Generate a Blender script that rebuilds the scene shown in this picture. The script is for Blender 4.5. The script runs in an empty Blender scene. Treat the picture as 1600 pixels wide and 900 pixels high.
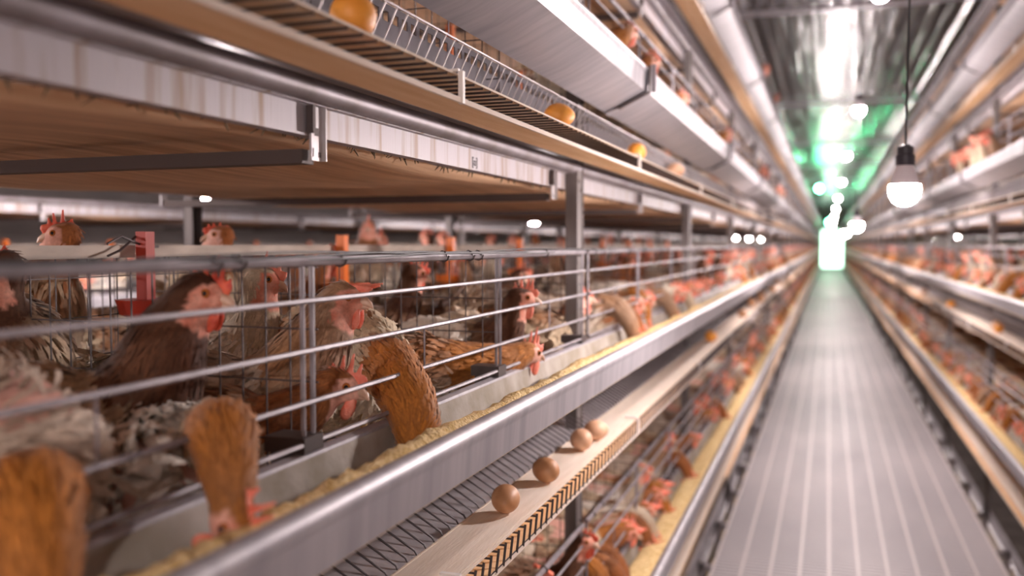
import bpy, bmesh, math, random
from mathutils import Vector, Matrix, Euler, noise
random.seed(7)
R = math.radians
SC = bpy.context.scene
COL = SC.collection
# ------------------------------------------------------------------ camera, light, exposure
EYE = 1.2                                   # eye height above the walkway
cam_d = bpy.data.cameras.new('camera'); cam = bpy.data.objects.new('camera', cam_d); COL.objects.link(cam)
cam.location = (0, 0, EYE)
cam.rotation_euler = (R(90 - 2.78), 0, R(19.29))
cam_d.sensor_width = 36.0
cam_d.lens = 1412 / 1600 * 36.0
cam_d.clip_start = .02
cam_d.dof.use_dof = True; cam_d.dof.focus_distance = 1.22; cam_d.dof.aperture_fstop = 2.5
SC.camera = cam
W = bpy.data.worlds.new('world'); SC.world = W; W.use_nodes = True
W.node_tree.nodes['Background'].inputs[0].default_value = (1.0, .80, .74, 1)
W.node_tree.nodes['Background'].inputs[1].default_value = .80
SC.view_settings.view_transform = 'Standard'; SC.view_settings.look = 'None'
SC.view_settings.gamma = 1; SC.view_settings.use_curve_mapping = False
SC.view_settings.exposure = 0.30
BULB_STRENGTH = 1150.0
BULB_COLOR = (1.0, .87, .86)

# ------------------------------------------------------------------ materials
def mat(name, col, rough=.6, metal=0.0, noise_amt=0.0, nscale=20, stretch=(1, 1, 1), bump=0.0, bscale=60, col2=None, emit=None, estr=0, spec=.5, thr=(.35, .65)):
    m = bpy.data.materials.new(name); m.use_nodes = True
    nt = m.node_tree; b = nt.nodes['Principled BSDF']
    b.inputs['Base Color'].default_value = (*col, 1); b.inputs['Roughness'].default_value = rough
    b.inputs['Metallic'].default_value = metal; b.inputs['Specular IOR Level'].default_value = spec
    if emit:
        b.inputs['Emission Color'].default_value = (*emit, 1); b.inputs['Emission Strength'].default_value = estr
    if col2 or bump:
        tc = nt.nodes.new('ShaderNodeTexCoord'); mp = nt.nodes.new('ShaderNodeMapping'); mp.inputs['Scale'].default_value = stretch
        nt.links.new(tc.outputs['Object'], mp.inputs[0])
    if col2:
        n = nt.nodes.new('ShaderNodeTexNoise'); n.inputs['Scale'].default_value = nscale; n.inputs['Detail'].default_value = 5
        nt.links.new(mp.outputs[0], n.inputs['Vector'])
        r = nt.nodes.new('ShaderNodeValToRGB'); r.color_ramp.elements[0].position = thr[0]; r.color_ramp.elements[1].position = thr[1]
        r.color_ramp.elements[0].color = (*col, 1); r.color_ramp.elements[1].color = (*col2, 1)
        nt.links.new(n.outputs['Fac'], r.inputs[0]); nt.links.new(r.outputs[0], b.inputs['Base Color'])
    if bump:
        n2 = nt.nodes.new('ShaderNodeTexNoise'); n2.inputs['Scale'].default_value = bscale; n2.inputs['Detail'].default_value = 3
        nt.links.new(mp.outputs[0], n2.inputs['Vector'])
        bp = nt.nodes.new('ShaderNodeBump'); bp.inputs['Strength'].default_value = bump; bp.inputs['Distance'].default_value = .004
        nt.links.new(n2.outputs['Fac'], bp.inputs['Height']); nt.links.new(bp.outputs[0], b.inputs['Normal'])
    return m
M = {}
M['galv'] = mat('galvanised_steel', (.46, .43, .46), .38, .55, col2=(.60, .57, .60), nscale=3, stretch=(8, 3, 1), bump=.12, bscale=14)
M['trough'] = mat('trough_steel', (.31, .295, .32), .45, .30, col2=(.44, .415, .435), nscale=6, stretch=(1, 7, .6), bump=.1, bscale=6, thr=(.3, .7))
M['dusty'] = mat('dusty_steel', (.27, .235, .18), .75, .05, col2=(.40, .36, .32), nscale=12, stretch=(1, 1, 1), bump=.2, bscale=80, thr=(.4, .6))
M['bar'] = mat('bar_steel', (.22, .20, .215), .5, .3, col2=(.33, .30, .32), nscale=30)
M['wire'] = mat('wire_steel', (.075, .06, .06), .5, .3)
M['lightwire'] = mat('light_wire_steel', (.42, .38, .38), .42, .5)
M['post'] = mat('post_steel', (.11, .095, .09), .55, .2, col2=(.20, .175, .17), nscale=5, stretch=(3, 3, .6))
M['beam'] = mat('beam_steel', (.46, .43, .455), .5, .2, col2=(.27, .17, .09), nscale=7, stretch=(1, 7, .5), thr=(.50, .72), bump=.1, bscale=40)
M['pipe'] = mat('rail_steel', (.30, .27, .29), .52, .45, col2=(.20, .17, .17), nscale=8, stretch=(1, 2, 1))
M['belt'] = mat('egg_belt_cream', (.80, .71, .60), .75, 0, col2=(.88, .80, .70), nscale=40, stretch=(3, .3, 1), bump=.25, bscale=160)
M['deck'] = mat('deck_tan', (.80, .48, .23), .72, 0, col2=(.90, .60, .34), nscale=10, stretch=(6, .6, 1), bump=.25, bscale=220)
M['manure'] = mat('manure_belt_brown', (.50, .285, .155), .62, 0, col2=(.88, .60, .38), nscale=7, stretch=(6, .35, 1), bump=.4, bscale=20, thr=(.3, .7))
M['dung'] = mat('dried_dung', (.10, .065, .04), .9, 0, col2=(.22, .15, .08), nscale=30, bump=.8, bscale=40)
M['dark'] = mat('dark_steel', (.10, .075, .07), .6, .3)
M['plate'] = mat('slotted_plate', (.13, .12, .13), .45, .35, col2=(.20, .18, .20), nscale=6)
M['clip'] = mat('white_zinc', (.60, .57, .59), .42, .2, col2=(.5, .46, .45), nscale=40)
M['plastic'] = mat('white_plastic', (.85, .78, .72), .4)
M['cream'] = mat('cream_pipe', (.58, .50, .42), .6, 0, col2=(.40, .33, .27), nscale=30, stretch=(1, .4, 1), bump=.2)
M['red'] = mat('red_plastic', (.42, .03, .012), .45)
M['orange'] = mat('orange_plastic', (.85, .20, .03), .4)
M['feed'] = mat('ground_feed', (.66, .44, .16), .95, 0, col2=(.90, .70, .38), nscale=110, bump=1.0, bscale=260)
M['grate'] = mat('grating_grey', (.33, .30, .31), .55, .1, col2=(.42, .38, .385), nscale=2, stretch=(1, .4, 1))
M['gratebar'] = mat('grating_rib', (.56, .50, .48), .5, .1)
M['concrete'] = mat('concrete_floor', (.22, .19, .17), .9, 0, col2=(.13, .10, .085), nscale=4)
M['comb'] = mat('comb_red', (.62, .060, .03), .5, 0, col2=(.80, .16, .08), nscale=90, bump=.3, bscale=500)
M['palecomb'] = mat('comb_pink', (.80, .17, .10), .5, 0, col2=(.90, .32, .22), nscale=90, bump=.3, bscale=500)
M['beak'] = mat('beak_horn', (.52, .30, .20), .4, 0, col2=(.66, .44, .32), nscale=80)
M['eye'] = mat('eye_amber', (.42, .13, .03), .12)
M['pupil'] = mat('eye_pupil', (.01, .008, .008), .05)
M['leg'] = mat('leg_yellow', (.62, .42, .18), .6, 0, col2=(.5, .32, .15), nscale=120)
M['cord'] = mat('cord_black', (.03, .028, .03), .6)
M['socket'] = mat('socket_black', (.035, .03, .04), .45)
M['bulb'] = mat('bulb_glow', (1, 1, 1), .3, emit=BULB_COLOR, estr=BULB_STRENGTH)
M['bulbbase'] = mat('bulb_collar', (.80, .74, .78), .4)
M['green'] = mat('green_glow', (.2, 1, .5), .3, emit=(.08, 1.0, .40), estr=170)
M['day'] = mat('daylight_opening', (1, 1, 1), .5, emit=(.62, 1.0, .76), estr=4)
M['tag'] = mat('stamp_ink', (.03, .03, .04), .6)
M['wall'] = mat('wall_panel', (.50, .46, .45), .7, 0, col2=(.60, .56, .55), nscale=2)
def egg_mat(n, a, b):
    return mat(n, a, .5, 0, col2=b, nscale=25, bump=.05, bscale=300)
M['egg'] = [egg_mat('egg_brown', (.44, .20, .085), (.52, .27, .13)), egg_mat('egg_tan', (.62, .34, .20), (.68, .42, .27)), egg_mat('egg_orange', (.80, .29, .03), (.85, .36, .06))]
def plumage():
    m = bpy.data.materials.new('plumage'); m.use_nodes = True; nt = m.node_tree; b = nt.nodes['Principled BSDF']
    a = nt.nodes.new('ShaderNodeAttribute'); a.attribute_name = 'Col'
    tc = nt.nodes.new('ShaderNodeTexCoord')
    n = nt.nodes.new('ShaderNodeTexNoise'); n.inputs['Scale'].default_value = 260; n.inputs['Detail'].default_value = 3
    nt.links.new(tc.outputs['Object'], n.inputs['Vector'])
    r = nt.nodes.new('ShaderNodeMapRange'); r.inputs[1].default_value = .3; r.inputs[2].default_value = .7; r.inputs[3].default_value = .84; r.inputs[4].default_value = 1.12
    nt.links.new(n.outputs['Fac'], r.inputs[0])
    mx = nt.nodes.new('ShaderNodeVectorMath'); mx.operation = 'SCALE'
    nt.links.new(a.outputs['Color'], mx.inputs[0]); nt.links.new(r.outputs[0], mx.inputs['Scale'])
    nt.links.new(mx.outputs[0], b.inputs['Base Color'])
    bp = nt.nodes.new('ShaderNodeBump'); bp.inputs['Strength'].default_value = .2; bp.inputs['Distance'].default_value = .0015
    nt.links.new(n.outputs['Fac'], bp.inputs['Height']); nt.links.new(bp.outputs[0], b.inputs['Normal'])
    b.inputs['Roughness'].default_value = .75; b.inputs['Specular IOR Level'].default_value = .25
    b.inputs['Sheen Weight'].default_value = .15
    return m
def translucent_belt():
    m = M['belt']; nt = m.node_tree; b = nt.nodes['Principled BSDF']; out = nt.nodes['Material Output']
    tr = nt.nodes.new('ShaderNodeBsdfTranslucent'); tr.inputs[0].default_value = (.90, .58, .28, 1)
    mx = nt.nodes.new('ShaderNodeMixShader'); mx.inputs[0].default_value = .26
    nt.links.new(b.outputs[0], mx.inputs[1]); nt.links.new(tr.outputs[0], mx.inputs[2]); nt.links.new(mx.outputs[0], out.inputs[0])
translucent_belt()
M['plumage'] = plumage()
def ceiling_mat():
    m = bpy.data.materials.new('corrugated_foil'); m.use_nodes = True; nt = m.node_tree; b = nt.nodes['Principled BSDF']
    tc = nt.nodes.new('ShaderNodeTexCoord')
    mp = nt.nodes.new('ShaderNodeMapping'); mp.inputs['Scale'].default_value = (5, .10, 1)
    nt.links.new(tc.outputs['Object'], mp.inputs[0])
    n = nt.nodes.new('ShaderNodeTexNoise'); n.inputs['Scale'].default_value = 2.2; n.inputs['Detail'].default_value = 6
    nt.links.new(mp.outputs[0], n.inputs['Vector'])
    r = nt.nodes.new('ShaderNodeValToRGB'); r.color_ramp.elements[0].color = (.07, .06, .065, 1); r.color_ramp.elements[1].color = (.50, .47, .48, 1)
    r.color_ramp.elements[0].position = .35; r.color_ramp.elements[1].position = .68
    nt.links.new(n.outputs['Fac'], r.inputs[0]); nt.links.new(r.outputs[0], b.inputs['Base Color'])
    b.inputs['Metallic'].default_value = .8; b.inputs['Roughness'].default_value = .24
    n2 = nt.nodes.new('ShaderNodeTexNoise'); n2.inputs['Scale'].default_value = 5; n2.inputs['Detail'].default_value = 4
    mp2 = nt.nodes.new('ShaderNodeMapping'); mp2.inputs['Scale'].default_value = (3.2, .16, 1)
    nt.links.new(tc.outputs['Object'], mp2.inputs[0]); nt.links.new(mp2.outputs[0], n2.inputs['Vector'])
    bp = nt.nodes.new('ShaderNodeBump'); bp.inputs['Strength'].default_value = .5; bp.inputs['Distance'].default_value = .03
    nt.links.new(n2.outputs['Fac'], bp.inputs['Height']); nt.links.new(bp.outputs[0], b.inputs['Normal'])
    return m
M['ceil'] = ceiling_mat()

# ------------------------------------------------------------------ mesh helpers
class MB:
    def __init__(s): s.v = []; s.f = []; s.mi = []; s.c = None
    def add(s, vs, fs, mi=0):
        o = len(s.v); s.v += [tuple(v) for v in vs]; s.f += [tuple(i + o for i in f) for f in fs]; s.mi += [mi] * len(fs)
    def box(s, a, b, mi=0):
        x0, y0, z0 = a; x1, y1, z1 = b
        s.add([(x0,y0,z0),(x1,y0,z0),(x1,y1,z0),(x0,y1,z0),(x0,y0,z1),(x1,y0,z1),(x1,y1,z1),(x0,y1,z1)],
              [(0,3,2,1),(4,5,6,7),(0,1,5,4),(1,2,6,5),(2,3,7,6),(3,0,4,7)], mi)
    def tube(s, pts, r, n=6, mi=0, cap=True):
        pts = [Vector(p) for p in pts]; k = len(pts)
        rs = r if isinstance(r, (list, tuple)) else [r] * k
        vs = []; up = None
        for i, p in enumerate(pts):
            d = (pts[min(i+1, k-1)] - pts[max(i-1, 0)]).normalized()
            if up is None: up = d.orthogonal().normalized()
            else: up = (up - d * up.dot(d)).normalized()
            q = d.cross(up)
            for j in range(n):
                a = 2 * math.pi * j / n; vs.append(p + (up * math.cos(a) + q * math.sin(a)) * rs[i])
        fs = [(i*n+j, i*n+(j+1) % n, (i+1)*n+(j+1) % n, (i+1)*n+j) for i in range(k-1) for j in range(n)]
        if cap: fs += [tuple(range(n))[::-1], tuple(range((k-1)*n, k*n))]
        s.add(vs, fs, mi)
    def ell(s, c, r, n=12, m=8, mi=0, rot=None):
        c = Vector(c); vs = []; fs = []
        for i in range(m + 1):
            t = math.pi * i / m
            for j in range(n):
                a = 2 * math.pi * j / n
                v = Vector((r[0]*math.sin(t)*math.cos(a), r[1]*math.sin(t)*math.sin(a), r[2]*math.cos(t)))
                if rot: v = rot @ v
                vs.append(c + v)
        for i in range(m):
            for j in range(n): fs.append((i*n+j, (i+1)*n+j, (i+1)*n+(j+1) % n, i*n+(j+1) % n))
        s.add(vs, fs, mi)
    def ext(s, prof, ys, mi=0):
        """closed profile [(x,z)] swept along y stations"""
        n = len(prof); vs = [(x, y, z) for y in ys for x, z in prof]
        fs = [(i*n+j, i*n+(j+1) % n, (i+1)*n+(j+1) % n, (i+1)*n+j) for i in range(len(ys)-1) for j in range(n)]
        fs += [tuple(range(n))[::-1], tuple(range((len(ys)-1)*n, len(ys)*n))]
        s.add(vs, fs, mi)
    def mesh(s, name, mats, smooth=35):
        me = bpy.data.meshes.new(name); me.from_pydata(s.v, [], s.f)
        for m in (mats if isinstance(mats, (list, tuple)) else [mats]): me.materials.append(m)
        if any(s.mi): me.polygons.foreach_set('material_index', s.mi)
        if smooth:
            bm = bmesh.new(); bm.from_mesh(me); bmesh.ops.recalc_face_normals(bm, faces=bm.faces)
            for f in bm.faces: f.smooth = True
            for e in bm.edges:
                if len(e.link_faces) == 2 and e.calc_face_angle(0) > R(smooth): e.smooth = False
            bm.to_mesh(me); bm.free()
        return me
def put(me, name, parent=None, loc=(0,0,0), rz=0, label=None, cat=None, group=None, kind=None):
    o = bpy.data.objects.new(name, me); COL.objects.link(o); o.location = loc; o.rotation_euler = (0, 0, rz)
    if parent: o.parent = parent
    tag(o, label, cat, group, kind); return o
def tag(o, label=None, cat=None, group=None, kind=None):
    if label: o['label'] = label
    if cat: o['category'] = cat
    if group: o['group'] = group
    if kind: o['kind'] = kind
    return o
def thick(poly, t):
    """open polyline (x,z) -> closed thin profile"""
    out = []; n = len(poly)
    for i, (x, z) in enumerate(poly):
        a = Vector(poly[max(i-1, 0)]); b = Vector(poly[min(i+1, n-1)]); d = (b - a).normalized()
        out.append((x - d.y * t, z + d.x * t))
    return list(poly) + out[::-1]

# ------------------------------------------------------------------ dimensions of the cage rows
TIER = .605; BAY = 1.71; P0 = 1.97; CAGE = .57
Y0, Y1 = -1.45, 50.3
AISLE2 = .2867; PER = 2.40
posts_y = [P0 + BAY * k for k in range(-1, 29)]
# a face maps the inward distance u to x
class Face:
    def __init__(s, name, base, sgn, words): s.name = name; s.base = base; s.s = sgn; s.words = words
    def x(s, u): return s.base + s.s * u
FA = Face('A', 0, -1, 'left row')
FB = Face('B', -2.12, 1, 'far side of the left row')
FC = Face('C', -PER, -1, 'second row on the left')
FD = Face('D', AISLE2, 1, 'right row')
FE = Face('E', AISLE2 + 2.12, -1, 'far side of the right row')
FG = Face('G', AISLE2 + PER, 1, 'second row on the right')
TW = {-2: 'bottom tier below the walkway', -1: 'lower tier', 0: 'middle tier', 1: 'upper tier', 2: 'top tier'}
def zt(t, dz): return EYE + TIER * t + dz
def ysteps(a, b, st): n = max(1, int(round((b - a) / st))); return [a + (b - a) * i / n for i in range(n + 1)]

# ------------------------------------------------------------------ setting
b = MB(); b.box((-8, -4, -1.6), (8.3, 52, -1.5)); put(b.mesh('ground', M['concrete'], 0), 'floor', kind='structure')
# walkway grating: long ribs and close cross slats
gx0, gx1 = -.387, AISLE2 + .345
b = MB()
y = -.6
while y < 22: b.box((gx0, y, -.022), (gx1, y + .026, -.004)); y += .034
b.box((gx0, 22, -.022), (gx1, Y1, -.004))
n = 10
for i in range(n + 1):
    x = gx0 + (gx1 - gx0) * i / n; b.box((x - .0045, -.6, -.03), (x + .0045, Y1, 0), 1)
put(b.mesh('walkway', [M['grate'], M['gratebar']], 0), 'floor', kind='structure')
# ceiling: corrugated sheet
b = MB(); CZ = EYE + 1.95
xs = [-8 + .032 * i for i in range(510)]
prof = [(x, CZ + .012 * (1 if i % 4 in (1, 2) else -1)) for i, x in enumerate(xs)]
ys = ysteps(-4, 52, 8)
vs = [(x, yy, z) for yy in ys for x, z in prof]; nn = len(prof)
b.add(vs, [(i*nn+j, i*nn+j+1, (i+1)*nn+j+1, (i+1)*nn+j) for i in range(len(ys)-1) for j in range(nn-1)])
me = b.mesh('ceiling', M['ceil'], 0); put(me, 'ceiling', kind='structure')
for k, yy in enumerate(ysteps(2.6, 50, 5.2)):
    b = MB(); b.box((-8, yy, CZ - .05), (8.3, yy + .05, CZ - .014)); put(b.mesh('purlin', M['galv'], 0), 'trim_%d' % (k + 1), kind='structure')
b = MB(); b.box((-8, 51.4, -1.5), (-.35, 51.6, CZ)); b.box((.70, 51.4, -1.5), (8.3, 51.6, CZ)); b.box((-.35, 51.4, EYE + .75), (.70, 51.6, CZ)); b.box((-.35, 51.4, -1.5), (.70, 51.6, -.05))
put(b.mesh('wall_far', M['wall'], 0), 'wall_far', kind='structure')
b = MB(); b.box((-.35, 51.45, -.05), (.70, 51.5, EYE + .75)); put(b.mesh('door_light', M['day'], 0), 'door_1', kind='structure')
b = MB(); b.box((-8.1, -4, -1.5), (-8, 52, CZ)); put(b.mesh('wall_left', M['wall'], 0), 'wall_left', kind='structure')
b = MB(); b.box((8.3, -4, -1.5), (8.4, 52, CZ)); put(b.mesh('wall_right', M['wall'], 0), 'wall_right', kind='structure')

# ------------------------------------------------------------------ cage hardware
def trough(F, t, detail=True):
    z = lambda d: zt(t, d)
    P = []
    # rolled outer rim, vertical face, sloping belly, inner wall
    rim = [(.403, -.2165)] + [(.3925 + .0105 * math.cos(a), -.2225 + .0105 * math.sin(a)) for a in [R(q) for q in (40, 62, 85, 108, 130, 152, 175, 198)]]
    line = rim + [(.3845, -.2295), (.3852, -.233), (.3872, -.2668), (.445, -.296), (.480, -.308), (.486, -.300), (.490, -.262), (.500, -.216), (.508, -.213), (.512, -.222)]
    prof = thick([(F.x(u), z(d)) for u, d in line], .0018)
    b = MB(); b.ext(prof, ysteps(Y0, Y1, BAY)); me = b.mesh('feed_trough', M['trough'], 24)
    root = put(me, 'feed_trough', label='long galvanised feed trough, %s, %s' % (TW[t], F.words), cat='feed trough')
    b = MB(); b.ext(thick([(F.x(u), z(d)) for u, d in [(.4835, -.300), (.4885, -.262), (.4945, -.236), (.4975, -.219)]], .0006), ysteps(Y0, Y1, BAY)); put(b.mesh('inner_wall', M['dusty']), 'inner_wall', root)
    if detail:
        bc = MB()
        line2 = [(.380, -.216), (.380, -.238), (.3838, -.2685), (.444, -.300), (.478, -.312)]
        pr = thick([(F.x(u), z(d)) for u, d in line2], .003)
        bc.ext(pr, [0, .050]); bc.ext(thick([(F.x(u), z(d)) for u, d in [(.3765, -.214), (.3765, -.2715), (.445, -.304)]], .0035), [-.010, 0.001], 1); bc.ext(thick([(F.x(u), z(d)) for u, d in [(.3725, -.212), (.3725, -.272)]], .010), [0, .0025])  # shadow band beside the strap put in as a dark strip
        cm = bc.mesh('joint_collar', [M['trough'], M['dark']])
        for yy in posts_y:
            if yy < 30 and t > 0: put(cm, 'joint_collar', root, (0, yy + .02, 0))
    return root
def feed(F, t):
    b = MB(); vs = []; ys = []
    y = Y0
    while y < Y1: ys.append(y); y += (.012 if y < 5 else .05 if y < 15 else .5)
    line = [(.3895, -.262), (.393, -.234), (.404, -.214), (.417, -.206), (.432, -.209), (.446, -.222), (.46, -.243), (.474, -.272), (.480, -.292)] if t == 0 else \
           [(.3895, -.262), (.393, -.240), (.41, -.233), (.43, -.230), (.45, -.232), (.466, -.236), (.478, -.242), (.484, -.252), (.486, -.268)]
    for y in ys:
        for u, d in line:
            w = noise.noise(Vector((y * 4, u * 30, t * 3.1))) * .007 + noise.noise(Vector((y * 55, u * 60, 5))) * .009 + noise.noise(Vector((y * 17, u * 30, 9))) * .004
            if d < -.26: w = 0
            vs.append((F.x(u), y, zt(t, d + w - (.009 if t == 0 else .0))))
    n = len(line)
    b.add(vs, [(i*n+j, i*n+j+1, (i+1)*n+j+1, (i+1)*n+j) for i in range(len(ys)-1) for j in range(n-1)])
    put(b.mesh('feed', M['feed'], 80), 'chicken_feed', label='yellow ground meal in the trough, %s, %s' % (TW[t], F.words), cat='feed', kind='stuff')
def conveyor(F, t, yn=7.0):
    z = lambda d: zt(t, d)
    b = MB(); b.ext([(F.x(.409), z(-.4395)), (F.x(.409), z(-.436)), (F.x(.470), z(-.436)), (F.x(.470), z(-.4395))], ysteps(Y0, Y1, BAY))
    b.ext([(F.x(.4085), z(-.4397)), (F.x(.4085), z(-.4335)), (F.x(.4125), z(-.4335)), (F.x(.4125), z(-.4397))], ysteps(Y0, Y1, BAY), 1)
    root = put(b.mesh('deck', [M['deck'], M['belt']], 0), 'egg_conveyor', label='egg conveyor with cream belt, %s, %s' % (TW[t], F.words), cat='conveyor')
    b = MB(); yb = ysteps(Y0, Y1, BAY)
    b.add([(F.x(u), yy, z(d)) for yy in yb for u, d in ((.415, -.4072), (.415, -.4045), (.499, -.4045), (.499, -.4072))], [(i*4+j, i*4+j+1, i*4+j+5, i*4+j+4) for i in range(len(yb)-1) for j in range(3)])
    # raised rib lines at the edges of the belt
    for u in (.4175, .4215, .4955):
        b.ext([(F.x(u - .0006), z(-.4046)), (F.x(u - .0006), z(-.4036)), (F.x(u + .0006), z(-.4036)), (F.x(u + .0006), z(-.4046))], [Y0, Y1])
    put(b.mesh('belt', M['belt'], 0), 'belt', root)
    b = MB(); y = .1 if F.s < 0 else 1.0
    while y < yn:
        if t < 1: b.tube([(F.x(.4085), y - .004, z(-.435)), (F.x(.4105), y + .012, z(-.4085))], .0019, 5, cap=False)
        b.tube([(F.x(.4105), y + .010, z(-.4115)), (F.x(.502), y + .010, z(-.4115)), (F.x(.507), y + .010, z(-.403)), (F.x(.565), y + .010, z(-.371)), (F.x(.80), y + .010, z(-.352))], .0016, 5, cap=False)
        y += .028
    for u, d in ((.4105, -.434), (.60, -.3705), (.70, -.3625), (.80, -.3545)): b.tube([(F.x(u), .0, z(d)), (F.x(u), 30, z(d))], .0014, 4)
    put(b.mesh('roll_wires', M['wire'], 60), 'floor_wires', root)
    b = MB(); b.ext(thick([(F.x(.505), z(-.424)), (F.x(.66), z(-.396))], .0015), ysteps(Y0, Y1, BAY)); put(b.mesh('slope_plate', M['galv'], 0), 'slope_plate', root)
    if t >= 1 or (t == 0 and F.s > 0):
        b = MB(); y = .1 if F.s < 0 else 1.0
        while y < yn:
            b.tube([(F.x(.502), y, z(-.406)), (F.x(.466), y, z(-.334))], .0010, 5, cap=False); y += .028
        b.tube([(F.x(.4665), 0, z(-.336)), (F.x(.4665), yn, z(-.336))], .0015, 4)
        put(b.mesh('guard_wires', M['lightwire'], 60), 'guard_wires', root)
        b = MB(); b.box((F.x(.535), Y0, z(-.374)), (F.x(.537), Y1, z(-.322))); b.box((F.x(.535), Y0, z(-.309)), (F.x(.537), Y1, z(-.300)))
        y = 0
        while y < 5: b.box((F.x(.535), y, z(-.322)), (F.x(.537), y + .010, z(-.309))); y += .027
        put(b.mesh('egg_guard_plate', M['plate'], 0), 'slotted_plate', root)
    if t >= 0:
        b = MB(); b.box((F.x(.4135), 0, z(-.440)), (F.x(.4075), .007, z(-.402))); b.box((F.x(.4135), 0, z(-.402)), (F.x(.440), .007, z(-.399)))
        cm = b.mesh('clip', M['plastic'], 0)
        for k in range(8): put(cm, 'belt_clip', root, (0, .99 + 1.06 * k, 0))
    return root
def manure(F, F2, t):
    """belt under two back-to-back cages, with waves and dried edge; crossbars and clips"""
    b = MB(); vs = []; ys = ysteps(Y0, Y1, .12) if t in (0, 1) else ysteps(Y0, Y1, .8)
    us = [.585, .60, .64, .75, .9, 1.06, 1.2, 1.35, 1.48, 1.52, 1.535]
    for y in ys:
        for u in us:
            ph = (y - .906) / .94 * 2 * math.pi
            d = .124 - .014 * (1 - math.cos(ph)) * .5 + .004 * noise.noise(Vector((u * 6, y * 3, t)))
            if u < .6: d += .012
            if u > 1.53: d += .012
            vs.append((F.x(u), y, zt(t, d)))
    n = len(us); nf = [(i*n+j, i*n+j+1, (i+1)*n+j+1, (i+1)*n+j) for i in range(len(ys)-1) for j in range(n-1)]
    b.add(vs, nf)
    root = put(b.mesh('manure_belt', M['manure'], 80), 'manure_belt', label='wide brown manure belt above the hens, %s, %s' % (TW[t], F.words), cat='manure belt')
    # dried crust hanging on the belt edge
    b = MB(); rr = random.Random(5 + t)
    for i in range(260 if t == 0 and F.name == 'A' else 0):
        y = .25 + rr.random() ** 1.5 * 4; u = .578 + rr.random() * .012
        l = .006 + rr.random() * .014
        b.tube([(F.x(u), y, zt(t, .134)), (F.x(u - .004), y + rr.uniform(-.008, .008), zt(t, .134 - l * .6)), (F.x(u - .002), y + rr.uniform(-.014, .014), zt(t, .134 - l))], [.0024, .0016, .0006], 4)
    if b.v: put(b.mesh('crust', M['dung'], 60), 'dried_crust', root, kind='stuff')
def rail(F, t, nb=26):
    z = lambda d: zt(t, d)
    b = MB()
    pr = thick([(F.x(u), z(d)) for u, d in [(.575, .1225), (.558, .1225), (.558, .157), (.548, .157)]], .002)
    b.ext(pr, ysteps(Y0, Y1, BAY)); root = put(b.mesh('side_rail', M['beam'], 30), 'side_rail', label='streaked zinc side rail, %s, %s' % (TW[t], F.words), cat='rail')
    b = MB(); b.tube([(F.x(.540), yy, z(.170)) for yy in (Y0, Y1)], .0130, 12); put(b.mesh('round_rail', M['pipe']), 'rail_pipe', root)
    bc = MB()
    s = -F.s  # toward the aisle
    bc.box((0, -.011, -.034), (s * .003, .011, .027)); bc.box((0, -.017, -.004), (s * .009, -.0115, .027), 1); bc.box((0, .0115, -.034), (s * .008, .0135, .027))
    bc.box((s * .0030, -.004, -.006), (s * .0034, .004, .003), 1); bc.box((s * .0030, -.008, .014), (s * .0034, -.004, .027), 1)
    bc.box((s * .0030, .003, -.030), (s * .0034, .008, -.024), 1); bc.box((s * .0030, -.009, -.030), (s * .0034, -.007, -.020), 1)
    cm = bc.mesh('hanger', [M['clip'], M['dark']], 0)
    for k in range(nb): put(cm, 'hanger_bracket', root, (F.x(.556), .906 + .94 * k, z(.129)))
    if F.name == 'A' and t == 0:
        # small printed mark: bracketed square
        b = MB(); y0 = 1.395; x = F.x(.5577)
        for a, c, d, e in ((0, .002, .128, .146), (.002, .006, .144, .146), (.002, .006, .128, .130), (.020, .022, .128, .146), (.016, .020, .144, .146), (.016, .020, .128, .130), (.008, .014, .132, .134), (.008, .014, .139, .1405), (.0065, .0085, .132, .1405), (.0135, .0155, .132, .1405)):
            b.box((x, y0 + a, z(d - .002)), (x + .0004, y0 + c, z(e - .002)))
        put(b.mesh('printed_mark', M['tag'], 0), 'printed_mark', root)
def crossbars(F, t, words, ks):
    b = MB(); b.box((F.x(.565), -.012, -.016), (F.x(1.555), .012, .0)); me = b.mesh('cross_bar', M['dark'], 0)
    for k in ks:
        o = put(me, 'cross_bar', None, (0, .906 + .94 * k, zt(t, .108)), cat='bar')
        if F.name == 'A' and t == 0 and k < 3:
            tag(o, ['dark cross bar under the brown belt, ending at the nearest hanger bracket', 'dark cross bar under the brown belt, ending at the second hanger bracket', 'dark cross bar under the brown belt just past the nearest steel post'][k])
        else: tag(o, 'dark cross bar under the brown belt, %s, %s' % (TW[t], words), group='cross bars, %s, %s' % (TW[t], words))
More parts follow.
